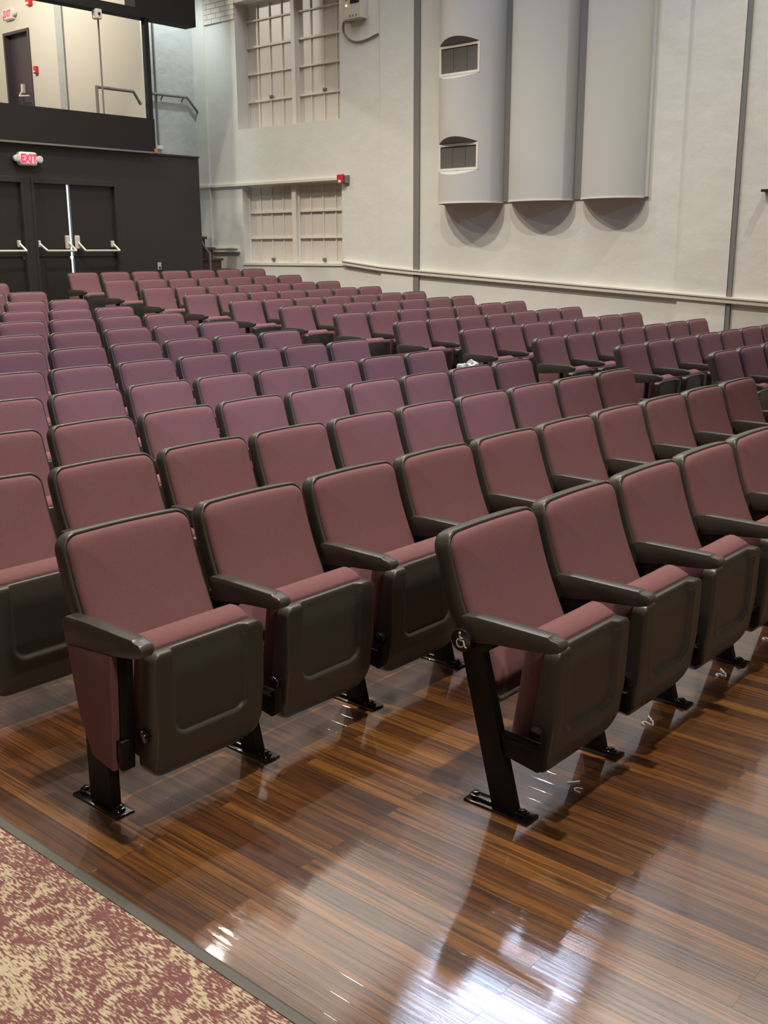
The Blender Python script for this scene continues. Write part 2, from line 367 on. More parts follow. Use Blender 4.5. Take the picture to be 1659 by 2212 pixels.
BD = (17.26, 18.17, 3.65, 5.775)     # balcony door opening in the cream wall
struct('wall_balcony_side', holed('x', 13.83, 19.2, 0.3, ZC, [BD], 4.74, 4.90), M['cream'], 'cream side wall seen through the balcony opening', 'wall')
struct('wall_balcony_end', boxes((-14, 4.9, 19.2, 19.5, 0.3, ZC)), M['cream'], 'cream end wall at the back of the balcony', 'wall')
struct('floor_balcony', boxes((-14, 3.80, YB+0.1, 13.83, 3.45, 3.65), (-14, 4.74, 13.83, 19.2, 3.45, 3.65)), M['flat_black'], 'dark balcony floor behind the knee wall', 'floor')
struct('trim_5', boxes((4.70, 4.74, 16.10, 16.32, 3.65, ZC)), M['wall2'], 'flat pilaster on the balcony side wall, its shade painted grey', 'trim')  # grey tone paints in the shade band along the pilaster
# flat pilasters and joint strips on the right wall
struct('trim_6', boxes((XW-0.025, XW, 8.75, 9.42, -0.1, ZC)), M['wall'], 'shallow plaster pilaster left of the acoustic columns', 'trim')
struct('trim_7', boxes((XW-0.03, XW, 3.66, 4.32, -0.1, ZC)), M['wall'], 'shallow plaster pilaster right of the acoustic columns', 'trim')
struct('trim_8', boxes((XW-0.03, XW, 8.64, 8.75, -0.1, ZC)), M['strip'], 'grey vertical joint strip left of the acoustic columns', 'trim')
struct('trim_9', boxes((XW-0.03, XW, 3.597, 3.65, -0.1, ZC)), M['strip'], 'grey vertical joint strip near the right edge of the photo', 'trim')
struct('trim_10', boxes((XW-0.05, XW, 13.52, 13.83, 0.3, ZC)), M['wall'], 'narrow plaster pilaster in the far corner', 'trim')
# chair rail follows the rake
def rail(name, pts, label, step=0.0):
    bm = NB(); h = 0.075; d0, d1 = XW-0.075, XW+0.001
    for (a, za), (b, zb) in zip(pts, pts[1:]):
        for (lo, hi, dd) in ((-h*0.5, h*0.22, d0+0.015), (h*0.22, h*0.5, d0)):
            vs_ = [bm.verts.new(p) for p in ((dd, a, za+lo), (dd, b, zb+lo), (dd, b, zb+hi), (dd, a, za+hi), (d1, a, za+lo), (d1, b, zb+lo), (d1, b, zb+hi), (d1, a, za+hi))]
            for f in ((0,1,2,3), (4,7,6,5), (0,4,5,1), (3,2,6,7), (0,3,7,4), (1,5,6,2)): bm.faces.new([vs_[k] for k in f])
    return struct(name, bm, M['trim'], label, 'rail')
rail('trim_11', [(10.24, 1.475), (9.42, 1.385), (8.75, 1.338), (6.18, 1.195), (4.35, 1.092), (3.63, 1.05), (1.0, 0.91), (-9, 0.9)], 'white sloping chair rail along the right wall')
rail('trim_12', [(13.52, 1.68), (12.80, 1.68)], 'short white chair rail piece beside the stairs')

# ------------------------------------------------------------------ windows (steel sashes, glass painted over)
def window(name, label, wy0, wy1, wz0, wz1, depth, ncol, zs, latches, mull):
    t = tag(thing(name, label, 'window'), kind='structure')
    xg = XW + depth
    obj('pane', boxes((xg, xg+0.02, wy0+0.001, wy1-0.001, wz0+0.001, wz1-0.001)), M['pane'], t)
    ym = (wy0+wy1)/2
    obj('mullion', boxes((xg-0.10, xg, ym-mull, ym+mull, wz0, wz1)), M['trim'], t, bevel=0.006)
    for a, b in ((wy0, ym-mull), (ym+mull, wy1)):
        bm = NB()
        add_box(bm, xg-0.035, xg, a, a+0.03, wz0, wz1); add_box(bm, xg-0.035, xg, b-0.03, b, wz0, wz1)
        add_box(bm, xg-0.035, xg, a+0.03, b-0.03, wz1-0.03, wz1); add_box(bm, xg-0.035, xg, a+0.03, b-0.03, wz0, wz0+0.03)
        for k in range(1, ncol):
            y = a + (b-a)*k/ncol; add_box(bm, xg-0.022, xg, y-0.009, y+0.009, wz0+0.03, wz1-0.03)
        for z, thick in zs: add_box(bm, xg-0.04, xg-0.001, a+0.03, b-0.03, z-thick, z+thick)
        obj('sash', bm, M['trim'], t)
        y0, z0 = (a+b)/2 - 0.02, latches
        bm = NB(); add_box(bm, xg-0.06, xg, y0-0.02, y0+0.02, z0, z0+0.05); add_box(bm, xg-0.075, xg-0.05, y0-0.06, y0+0.01, z0+0.015, z0+0.03)
        obj('latch', bm, M['strip'], t)
    return t
window('window_1', 'upper recessed steel sash window with painted-over panes', W1[0], W1[1], W1[2], W1[3], 0.27, 4, [(4.185, .016), (4.63, .01), (5.063, .016), (5.48, .01)], 4.20, 0.045)
window('window_2', 'lower recessed steel sash window with painted-over panes', W2[0], W2[1], W2[2], W2[3], 0.18, 4, [(2.319, .016), (1.878, .012)], 1.49, 0.05)
struct('trim_13', boxes((XW-0.02, XW, 10.25, 12.72, 1.415, 1.453)), M['trim'], 'thin painted sill line below the lower window', 'trim')

# ------------------------------------------------------------------ double doors in the rear wall
def panic_bar(parent, xa, xb, z, y, boxes_):
    """push bar between xa and xb with end brackets; boxes_: (x, height, width) of the housings"""
    bm = NB(); s = 0.016
    add_tube(bm, [(xa, y-0.155, z), (xb, y-0.155, z)], s, 10)
    b = obj('push_bar', bm, M['bar'], parent, smooth=0.6)
    for (hx, hz, hh, hw, bx) in boxes_:
        hb = obj('bar_housing', boxes((hx-hw, hx+hw, y-0.055, y, hz-hh, hz+hh)), M['bar'], parent, bevel=0.012)
        bm = NB(); add_tube(bm, [(hx, y-0.05, hz), (bx, y-0.155, z)], s, 10)
        obj('bar_arm', bm, M['bar'], hb, smooth=0.6)
def door(name, label, x0, x1, hinge_side, latch_tall):
    t = tag(thing(name, label, 'door'), kind='structure')
    y0, y1 = YB+0.045, YB+0.09
    zt, zb = 2.645, 0.67
    bm = NB()
    zg = 1.575
    add_box(bm, x0, x1, y0, y1, zb, zg-0.02); add_box(bm, x0, x1, y0, y1, zg+0.02, zt); add_box(bm, x0+0.005, x1-0.005, y0+0.018, y1-0.004, zg-0.02, zg+0.02)
    obj('leaf', bm, M['blackdoor'], t)
    if hinge_side == 'l':
        hs = [(x0+0.03, 1.775, 0.05, 0.022, x0+0.09), (x1-0.06, 1.80, 0.10, 0.035, x1+0.0)]
        panic_bar(t, x0+0.09, x1-0.0, 1.675, y0, hs)
    else:
        hs = [(x0+0.055, 1.80, 0.10, 0.035, x0+0.11), (x1-0.085, 1.775, 0.05, 0.022, x1-0.045)]
        panic_bar(t, x0+0.11, x1-0.045, 1.675, y0, hs)
    return t
def door_frame(n, x0, x1, label):
    bm = NB(); f = 0.045
    for (a, b) in ((x0, x0+f), (x1-f, x1)): add_box(bm, a, b, YB-0.012, YB+0.12, 0.62, 2.72)
    add_box(bm, x0+f, x1-f, YB-0.012, YB+0.12, 2.64, 2.72)
    struct('trim_%d' % n, bm, M['black'], label, 'door frame', bevel=0.004)
door_frame(14, DR[0], DR[1], 'black frame round the right pair of doors')
door_frame(15, DL[0], DL[1], 'black frame round the left pair of doors')
door('door_1', 'black left leaf of the double doors beneath the exit sign', 1.665, 2.245, 'l', True)
door('door_2', 'black right leaf of the double doors, beside the daylight gap', 2.30, 3.075, 'r', True)
door('door_3', 'black door leaf with push bar cut by the left photo edge', 0.76, 1.455, 'r', True)
door('door_4', 'black door leaf outside the left photo edge', 0.03, 0.745, 'l', True)
# bright outdoors behind the gap between the leaves
struct('wall_outside', boxes((-0.3, 3.4, YB+1.0, YB+1.02, 0.3, 3.1)), mat('daylit_outdoors', (0.8, 0.85, 0.9), 0.9, emit=(0.72, 0.88, 1.0, 2.2)), 'bright daylit outdoors glimpsed through the door gap', 'outdoors')
struct('ceiling_vestibule', boxes((-14, 3.80, YB+0.15, 13.83, 3.2, 3.44)), M['flat_black'], 'dark soffit behind the rear wall', 'ceiling')

# balcony door in the cream side wall (recessed dark leaf, push bar)
t = tag(thing('door_5', 'purple grey balcony door in a dark frame', 'door'), kind='structure')
obj('leaf', boxes((4.84, 4.885, BD[0]+0.05, BD[1]-0.05, BD[2], BD[3]-0.05)), M['purple'], t)
bm = NB(); add_box(bm, 4.71, 4.9, BD[0], BD[0]+0.05, BD[2], BD[3]); add_box(bm, 4.71, 4.9, BD[1]-0.05, BD[1], BD[2], BD[3]); add_box(bm, 4.71, 4.9, BD[0]+0.05, BD[1]-0.05, BD[3]-0.05, BD[3])
obj('door_frame', bm, M['purple'], t)
bm = NB(); add_tube(bm, [(4.70, 17.36, 4.57), (4.70, 17.72, 4.60)], 0.018); obj('push_bar', bm, M['bar'], t, smooth=0.6)
bm = NB(); add_box(bm, 4.79, 4.84, 17.72, 17.80, 4.66, 4.83); add_tube(bm, [(4.80, 17.76, 4.72), (4.70, 17.72, 4.60)], 0.018); obj('bar_housing', bm, M['bar'], t)

# ------------------------------------------------------------------ stairs and handrails
bm = NB()
sx = [5.53, 5.36, 5.185, 5.01, 4.83]; sz = [1.36, 1.54, 1.725, 1.905, 2.085]
prev = 0.6
for k in range(5):
    add_box(bm, 4.3, sx[k]-0.012*0, 12.70, 13.80, prev, sz[k]-0.045)
    prev = sz[k]-0.045
bm2 = NB()
st = tag(thing('staircase', 'dark brown stairs rising behind the black rear wall', 'stairs'), kind='structure')
obj('risers', bm, M['stair'], st)
for k in range(5):
    obj('tread', boxes((4.3, sx[k]+0.03, 12.67, 13.80, sz[k]-0.045, sz[k])), M['stair'], st, bevel=0.01)
t = thing('handrail', 'grey tube handrail at the foot of the brown stairs', 'handrail')
bm = NB(); add_tube(bm, [(4.80, 12.62, 2.15), (4.86, 12.62, 1.80), (5.03, 12.62, 1.63), (5.05, 12.62, 0.67)], 0.026)
obj('rail', bm, M['strip'], t, smooth=0.7)
t = thing('guard_rail', 'grey guard rail inside the balcony opening, left of black post', 'railing')
bm = NB(); add_tube(bm, [(2.97, 12.66, 4.11), (3.66, 12.66, 4.11), (3.79, 12.66, 3.93)], 0.024); obj('rail', bm, M['strip'], t, smooth=0.7)
bm = NB(); add_tube(bm, [(2.98, 12.66, 3.65), (2.98, 12.66, 4.11)], 0.024); obj('rail_post', bm, M['strip'], t, smooth=0.7)
t = thing('guard_rail', 'grey stair rail on the plaster wall, right of black post', 'railing')
bm = NB(); add_tube(bm, [(4.86, 13.76, 4.30), (5.62, 13.76, 4.31), (5.86, 13.76, 4.08)], 0.024); obj('rail', bm, M['strip'], t, smooth=0.7)
bm = NB(); add_tube(bm, [(5.1, 13.83, 4.24), (5.1, 13.76, 4.30)], 0.012); add_tube(bm, [(5.55, 13.83, 4.24), (5.55, 13.76, 4.31)], 0.012); obj('bracket', bm, M['strip'], t)
t = thing('wall_conduit', 'thin vertical conduit on the grey stairwell plaster', 'pipe')
bm = NB(); add_tube(bm, [(4.98, 13.80, 5.7), (4.98, 13.80, 3.50), (5.0, 13.80, 3.44)], 0.016); obj('pipe', bm, M['strip'], t, smooth=0.7)
obj('pipe_foot', boxes((4.95, 5.05, 13.77, 13.83, 3.40, 3.46)), M['white'], t, bevel=0.004)
t = thing('ceiling_sensor', 'small white box under the balcony beam with thin pipe', 'sensor')
obj('housing', boxes((2.88, 2.985, 12.40, 12.52, 5.03, 5.168)), M['white'], t, bevel=0.012)
bm = NB(); add_cyl(bm, (2.93, 12.397, 5.10), 'y', 0.02, 0.012); obj('lens', bm, M['dark'], t)
bm = NB(); add_tube(bm, [(2.975, 12.5, 5.03), (2.975, 12.5, 3.70)], 0.014); obj('pipe', bm, M['strip'], t, smooth=0.7)
bm = NB(); add_cyl(bm, (3.87, 12.44, 3.222), 'z', 0.026, 0.062, 20, 0.034)
t = tag(obj('paper_cup', bm, M['orange'], smooth=0.6), 'tiny orange cup on the ledge below the black post', 'cup')

# ------------------------------------------------------------------ half-round acoustic columns
def column(label, yc, a, h, holes=(), gap=0):
    t = thing('acoustic_column', label, 'acoustic panel', (0, 0, 0), 0, 'half-round acoustic columns on the right wall')
    n = 40; zb, zt = 2.335, ZC-0.02
    hz = sorted({zb, zt, *[z for q in holes for z in (q[0]-0.10, q[0], q[1], q[1]+0.10)]})
    bm = NB()
    ang = [PI*i/n for i in range(n+1)]
    def P(i, z, d=0.0): return (XW - (h-d)*math.sin(ang[i]), yc - (a-d)*math.cos(ang[i]), z)
    i0, i1 = 11, 30
    def V(i, z):
        return P(i, z)
    cols = {}
    def vv(i, z):
        if (i, round(z, 4)) not in cols: cols[i, round(z, 4)] = bm.verts.new(P(i, z))
        return cols[i, round(z, 4)]
    def arch(i, z, s):      # hole border bulges up / down towards the middle
        return z + (0.085 if s > 0 else -0.06)*math.sin(PI*(i-i0)/(i1-i0))
    lev = [(zb, 0)] + [q for (za, zc) in sorted(holes) for q in ((za, -1), (zc, 1))] + [(zt, 0)]
    def at(i, q):
        z, sg = q
        return vv(i, arch(i, z, sg) if sg and i0 <= i <= i1 else z)
    for i in range(n):
        for j in range(len(lev)-1):
            if holes and i0 <= i < i1 and j % 2 == 1: continue
            bm.faces.new((at(i, lev[j]), at(i+1, lev[j]), at(i+1, lev[j+1]), at(i, lev[j+1])))
    # closed underside and top set a little in
    for z in (zb+0.004, zt):
        f = [bm.verts.new(P(i, z)) for i in range(n+1)]
        bm.faces.new(f)
    finish(bm)
    for f in bm.faces: f.smooth = len(f.verts) < 6
    me = bpy.data.meshes.new('shell'); bm.to_mesh(me); bm.free(); me.materials.append(M['drum'])
    o = bpy.data.objects.new('shell', me); C.objects.link(o); o.parent = t
    # edge strips at the wall; dark grey in the gaps paints in their shade
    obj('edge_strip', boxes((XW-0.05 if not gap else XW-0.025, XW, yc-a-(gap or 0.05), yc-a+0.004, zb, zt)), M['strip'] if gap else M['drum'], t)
    obj('bottom_edge', ring_lip(yc, a, h, zb), M['trim'], t)
    vents = []
    for (za, zc) in holes:
        pa = Vector(P(i0, 0)); pb = Vector(P(i1, 0))          # near / far jambs of the flat vent
        vents.append((pa, pb, za, zc, [P(i, 0) for i in range(i0, i1+1)], [(arch(i, za, -1), arch(i, zc, 1)) for i in range(i0, i1+1)]))
    return t, vents
def ring_lip(yc, a, h, zb):
    bm = NB(); n = 40; R = []
    for i in range(n+1):
        t = PI*i/n
        R.append([bm.verts.new((XW-(h-d)*math.sin(t), yc-(a-d)*math.cos(t), z)) for d, z in ((-0.006, zb-0.014), (-0.006, zb+0.006), (0.02, zb+0.006), (0.02, zb-0.014))])
    for A, B in zip(R, R[1:]):
        for k in range(4): bm.faces.new((A[k], A[(k+1) % 4], B[(k+1) % 4], B[k]))
    bm.faces.new(R[0]); bm.faces.new(R[-1][::-1])
    return bm
VZ = [(2.775, 3.145), (4.06, 4.46)]
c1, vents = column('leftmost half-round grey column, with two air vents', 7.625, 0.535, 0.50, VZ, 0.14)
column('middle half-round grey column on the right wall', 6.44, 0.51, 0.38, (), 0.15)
column('rightmost half-round grey column on the right wall', 5.32, 0.46, 0.35)
for k, (pa, pb, za, zc, ring, zz) in enumerate(vents):
    t = thing('air_vent', ('lower' if k == 0 else 'upper') + ' louvred air vent in the leftmost half-round column', 'vent', (0, 0, 0), 0, 'air vents in the half-round column')
    d = (pb-pa).normalized(); nrm = Vector((-d.y, d.x, 0)); 
    if nrm.x > 0: nrm = -nrm
    W = (pb-pa).length; zc_, za_ = zc, za
    def Q(u, v, n): 
        p = pa + d*u + nrm*n; return (p.x, p.y, v)
    def qbox(bm, u0, u1, v0, v1, n0, n1):
        v = [bm.verts.new(Q(u, vv_, n)) for u in (u0, u1) for vv_ in (v0, v1) for n in (n0, n1)]
        for f in ((0,1,3,2),(4,6,7,5),(0,4,5,1),(2,3,7,6),(0,2,6,4),(1,5,7,3)): bm.faces.new([v[i] for i in f])
    bm = NB(); f = 0.035
    qbox(bm, 0, f, za, zc, -0.02, 0.012); qbox(bm, W-f, W, za, zc, -0.02, 0.012); qbox(bm, f, W-f, za, za+f, -0.02, 0.012); qbox(bm, f, W-f, zc-f, zc, -0.02, 0.012)
    obj('vent_frame', bm, M['trim'], t)
    bm = NB(); qbox(bm, f, W-f, za+f, zc-f, -0.02, -0.005)
    obj('grille', bm, M['grille'], t)
    for u in (W/3, 2*W/3):
        bm = NB(); qbox(bm, u-0.006, u+0.006, za+f, zc-f, -0.005, 0.001); obj('grille_bar', bm, M['grille'], t)
    # upper and lower infill between the flat frame and the round shell
    m_ = len(ring)-1
    for nm, zi, which in (('upper_infill', zc, 1), ('lower_infill', za, 0)):
        bm = NB()
        A = [bm.verts.new(Q(W*i/m_, zi, 0.0)) for i in range(m_+1)]; B = [bm.verts.new((ring[i][0], ring[i][1], zz[i][which])) for i in range(m_+1)]
        A2 = [bm.verts.new(Q(W*i/m_, zi, -0.03)) for i in range(m_+1)]
        for i in range(m_):
            try: bm.faces.new((A[i], A[i+1], B[i+1], B[i]))
            except ValueError: pass
            bm.faces.new((A[i], A[i+1], A2[i+1], A2[i]))
        obj(nm, bm, M['drum'] if which == 0 else M['strip'], t)  # upper infill in dark grey, painting in the shade of its underside

# ------------------------------------------------------------------ small wall fittings
t = thing('wall_control_box', 'beige control box with dark screen high on the wall', 'control box')
obj('case', boxes((XW-0.14, XW, 9.70, 10.06, 5.11, 5.56)), M['beige'], t, bevel=0.012)
obj('screen', boxes((XW-0.147, XW-0.138, 9.74, 9.92, 5.33, 5.47)), M['dark'], t)
bm = NB()
for y in (9.80, 9.87, 9.93): add_cyl(bm, (XW-0.142, y, 5.16), 'x', 0.014, 0.012, 12)
obj('button', bm, M['strip'], t)
bm = NB(); add_cyl(bm, (XW-0.142, 10.0, 5.42), 'x', 0.03, 0.02, 16); obj('dial', bm, M['white'], t)
bm = NB(); add_cyl(bm, (XW-0.142, 10.0, 5.31), 'x', 0.018, 0.02, 16); obj('indicator_lamp', bm, mat('amber_lamp', (0.9, 0.6, 0.3), 0.3, emit=(1, .6, .25, 1.0)), t)
bm = NB(); pts = []
K = [(10.02, 5.11), (10.17, 5.12), (10.19, 5.0), (10.12, 4.90), (9.99, 4.825), (9.85, 4.80), (9.68, 4.815), (9.55, 4.845), (9.46, 4.865)]
for i in range(len(K)-1):
    for s in range(5):
        q = s/5; p0, p1, p2, p3 = K[max(i-1, 0)], K[i], K[i+1], K[min(i+2, len(K)-1)]
        pts.append(tuple(0.5*((2*p1[j]) + (-p0[j]+p2[j])*q + (2*p0[j]-5*p1[j]+4*p2[j]-p3[j])*q*q + (-p0[j]+3*p1[j]-3*p2[j]+p3[j])*q**3) for j in (0, 1)))
pts.append(K[-1])
add_tube(bm, [(XW-0.02, y, z) for y, z in pts], 0.013, 8); obj('cable', bm, M['strip'], t, smooth=0.8)

t = thing('surface_raceway', 'thin white cable raceway above the lower window', 'raceway')
bm = NB(); add_box(bm, XW-0.05, XW-0.0, 10.305, 13.52, 2.775, 2.815); obj('raceway', bm, M['trim'], t)
bm = NB(); add_box(bm, XW-0.10, XW-0.05, 13.50, 13.83, 2.775, 2.815); obj('raceway_corner', bm, M['trim'], t)
t = thing('fire_alarm_strobe', 'red fire alarm strobe at the end of the raceway', 'fire alarm')
obj('back_box', boxes((XW-0.045, XW, 10.10, 10.22, 2.715, 2.84)), M['strip'], t, bevel=0.004)
obj('case', boxes((XW-0.10, XW-0.045, 10.17, 10.30, 2.72, 2.86)), M['red'], t, bevel=0.014)
obj('flash_lens', boxes((XW-0.115, XW-0.099, 10.20, 10.25, 2.725, 2.765)), M['white'], t, bevel=0.005)
t = thing('fire_alarm_pull', 'small red pull station beside the balcony door', 'fire alarm')
obj('case', boxes((4.68, 4.74, 17.04, 17.14, 4.94, 5.075)), M['red'], t, bevel=0.01)
obj('pull_handle', boxes((4.665, 4.685, 17.06, 17.12, 4.965, 4.99)), M['white'], t)
t = thing('fire_alarm_pull', 'red alarm horn high above the balcony door', 'fire alarm')
obj('case', boxes((4.66, 4.74, 17.06, 17.20, 6.14, 6.30)), M['red'], t, bevel=0.012)
obj('flash_lens', boxes((4.645, 4.665, 17.09, 17.17, 6.15, 6.19)), M['white'], t)
t = thing('outlet_plate', 'ivory outlet plate low on the black rear wall', 'outlet')
obj('plate', boxes((3.825, 3.895, YB-0.012, YB, 1.37, 1.485)), M['outlet'], t, bevel=0.003)
obj('socket', boxes((3.842, 3.878, YB-0.016, YB-0.012, 1.385, 1.415)), M['dark'], t)
t = thing('wall_bracket', 'small black bracket on the wall at right photo edge', 'bracket')
obj('bracket', boxes((XW-0.12, XW, 3.20, 3.285, 2.335, 2.365)), M['dark'], t)

def exit_sign(label, origin, right, width, height):
    """origin: centre on the wall, right: unit vector along the sign seen from the hall"""
    t = thing('exit_sign', label, 'exit sign', origin, math.atan2(right[1], right[0]), 'lit exit signs')
    hw, hh = width/2, height/2
    bm = NB(); add_pillow(bm, [(0, 0.0), (0, 0.06), (0.008, 0.075), (0.02, 0.08)], lambda i: rrect(hw, -hh, hh, 0.04, 0.04, i, ne=4), lambda u, v, n: (u, -n, v))
    body = obj('sign_case', bm, M['white'], t, smooth=0.9)
    obj('face', boxes((-hw*0.72, hw*0.72, -0.083, -0.079, -hh*0.66, hh*0.66)), M['exitface'], t)
    cu = bpy.data.curves.new('letters', 'FONT'); cu.body = 'EXIT'; cu.align_x = 'CENTER'; cu.align_y = 'CENTER'; cu.size = height*0.86; cu.extrude = 0.003; cu.offset = 0.004
    tmp = bpy.data.objects.new('letters', cu); C.objects.link(tmp)
    bpy.context.view_layer.update()
    me = bpy.data.meshes.new_from_object(tmp); bpy.data.objects.remove(tmp)
    me.materials.clear(); me.materials.append(M['redlit'])
    o = bpy.data.objects.new('letters', me); C.objects.link(o); o.parent = t
    o.location = (0, -0.086, 0); o.rotation_euler = (PI/2, 0, 0); o.scale = (0.78, 1.0, 1)
    for s in (-1, 1):
        bm = NB(); add_cyl(bm, (s*(hw+0.035), -0.05, -0.0), 'y', 0.05, 0.07, 20, 0.04)
        lp = obj('lamp_head', bm, M['white'], t, smooth=0.6)
        bm = NB(); add_cyl(bm, (s*(hw+0.035), -0.088, -0.0), 'y', 0.034, 0.008, 20); obj('lamp_lens', bm, mat('lamp_lens', (0.7, 0.68, 0.65), 0.15), lp)
    return t
exit_sign('lit red exit sign above the black double doors', (1.575, YB-0.01, 2.968), (1, 0), 0.29, 0.185)
exit_sign('lit red exit sign above the balcony door', (4.735, 17.84, 6.075), (0, -1), 0.30, 0.19)

# ------------------------------------------------------------------ theatre chair, built once
def back_y(z):
    s = 0.835 - z
    return -0.219*s - 0.409*s*s
def back_map(u, v, n):
    s = 0.835 - v; sl = 0.219 + 0.818*s          # dy/dz
    L = math.hypot(1, sl)
    return (u, back_y(v) - n/L, v + n*sl/L)
def b_shell():
    bm = NB()
    ol = lambda i: rrect(0.247, 0.335, 0.838, 0.03, 0.05, i, crown=0.006)
    add_pillow(bm, [(0.03, -0.068), (0.006, -0.060), (0.0, -0.045), (0.0, -0.008), (0.003, -0.001), (0.008, 0.001), (0.013, -0.002), (0.014, -0.008)], ol, back_map)
    return bm
def b_cushion():
    bm = NB()
    ol = lambda i: rrect(0.2345, 0.375, 0.826, 0.02, 0.045, i, crown=0.006)
    R = [(0.0, -0.007), (0.0, 0.002), (0.003, 0.010), (0.010, 0.0165), (0.022, 0.021), (0.045, 0.0245), (0.08, 0.027), (0.13, 0.029), (0.18, 0.030), (0.215, 0.030)]
    add_pillow(bm, R, ol, back_map)
    return bm
def seam_y(z): return -0.347 + (0.51 - z)*0.155
def s_cushion():
    bm = NB()
    ol = lambda i: rrect(0.205, 0.155, 0.548, 0.03, 0.03, i)
    R = [(0.01, -0.004), (0.0, 0.0), (0.0, 0.040), (0.003, 0.055), (0.010, 0.070), (0.022, 0.082), (0.04, 0.089), (0.07, 0.092), (0.14, 0.095), (0.19, 0.095)]
    add_pillow(bm, R, ol, lambda u, v, n: (u, seam_y(v) + n, v + (0.08 + 0.36*sstep(0.30, 0.55, v))*n))
    return bm
def sstep(a, b, x):
    t = min(1, max(0, (x-a)/(b-a))); return t*t*(3-2*t)
def shell_front(z):
    K = [(0.09, -0.318), (0.115, -0.338), (0.143, -0.356), (0.20, -0.380), (0.31, -0.394), (0.40, -0.397), (0.50, -0.399), (0.56, -0.400)]
    for (a, ya), (b, yb) in zip(K, K[1:]):
        if z <= b: return ya + (yb-ya)*max(0, (z-a))/(b-a)
    return K[-1][1]
def s_shell():
    bm = NB()
    ol = lambda i: rrect(0.218, 0.104, 0.536, 0.075, 0.030, i, ne=40, nc=12)
    def fm(u, v, n):            # n: 0 at the seam, 1 at the outer face
        y0 = seam_y(v); y1 = shell_front(v)
        y = y0 + (y1-y0)*n
        # dished panel, open at the top, with a raised U-shaped bead round it
        hw, zb = 0.150, 0.250
        qx = abs(u) - hw + 0.055; qz = (zb + 0.055) - v
        d = math.hypot(max(qx, 0), max(qz, 0)) + min(max(qx, qz), 0) - 0.055       # signed distance to rounded U
        rec = 1 - sstep(-0.013, 0.0, d)
        bead = math.exp(-((d-0.006)/0.008)**2) * (1 - sstep(0.26, 0.40, v)*0.8)
        y += rec*(0.012 + 0.010*sstep(0.44, 0.54, v))*n - bead*0.0025*n
        return (u, y, v)
    R = [(0.012, 0.0), (0.0, 0.02), (0.0, 0.45), (0.0, 0.84), (0.0015, 0.91), (0.004, 0.955), (0.008, 0.985), (0.014, 1.0)]
    R += [(0.014 + 0.005*k, 1.0) for k in range(1, 37)] + [(0.205, 1.0)]
    add_pillow(bm, R, ol, fm)
    return bm
ARM = [(-0.092, 0.600), (-0.11, 0.611), (-0.16, 0.614), (-0.385, 0.611), (-0.405, 0.611), (-0.414, 0.605), (-0.436, 0.602), (-0.447, 0.594), (-0.450, 0.580), (-0.437, 0.566), (-0.40, 0.556), (-0.22, 0.540), (-0.128, 0.526)]
ARM_END = [(-0.045, 0.590), (-0.07, 0.606), (-0.16, 0.612), (-0.385, 0.611), (-0.405, 0.611), (-0.414, 0.605), (-0.436, 0.602), (-0.447, 0.594), (-0.450, 0.578), (-0.437, 0.562), (-0.40, 0.550), (-0.22, 0.522), (-0.09, 0.500), (-0.06, 0.508)]
def b_arm(prof, x):
    bm = NB(); add_prism(bm, prof, 'x', x-0.025, x+0.025); return bm
def b_leg(x):
    bm = NB(); h = 0.019
    P = [(-0.306, 0.012), (-0.222, 0.012), (-0.095, 0.50), (-0.120, 0.535), (-0.22, 0.545), (-0.22, 0.53), (-0.175, 0.50)]
    add_prism(bm, P, 'x', x-h, x+h)
    add_prism(bm, [(-0.245, 0.262), (-0.37, 0.252), (-0.398, 0.275), (-0.398, 0.185), (-0.38, 0.172), (-0.265, 0.190)], 'x', x-h*0.8, x+h*0.8)
    add_box(bm, x-0.028, x+0.028, -0.385, -0.262, 0.246, 0.252)
    return bm
def b_leg_end(x):
    bm = NB(); h = 0.021
    add_box(bm, x-h, x+h, -0.232, -0.125, 0.012, 0.50)
    add_prism(bm, [(-0.232, 0.262), (-0.305, 0.256), (-0.305, 0.182), (-0.232, 0.190)], 'x', x-h*0.8, x+h*0.8)
    return bm
def b_foot(x, dy=0.0):
    bm = NB()
    add_box(bm, x-0.034, x+0.034, -0.362+dy, -0.125+dy, 0.0, 0.007)
    add_prism(bm, [(-0.345+dy, 0.007), (-0.135+dy, 0.007), (-0.145+dy, 0.018), (-0.335+dy, 0.018)], 'x', x-0.015, x+0.015)
    return bm
def b_bolt(x, y):
    bm = NB(); add_cyl(bm, (x, y, 0.0205), 'z', 0.013, 0.011, 6, 0.011); add_cyl(bm, (x, y, 0.015), 'z', 0.019, 0.006, 20); return bm
def b_pivot(s):
    bm = NB()
    add_cyl(bm, (s*0.228, -0.338, 0.266), 'x', 0.023, 0.020, 20)
    return bm
def b_panel(x, s):
    bm = NB()
    P = [(-0.075, 0.515), (-0.300, 0.535), (-0.277, 0.157), (-0.170, 0.178), (-0.115, 0.30)]
    add_prism(bm, P, 'x', x - s*0.006, x + s*0.030); return bm
def b_panel_core(x, s):
    bm = NB()
    P = [(-0.085, 0.52), (-0.312, 0.54), (-0.288, 0.150), (-0.178, 0.170), (-0.125, 0.30)]
    add_prism(bm, P, 'x', x + s*0.004, x - s*0.044); return bm

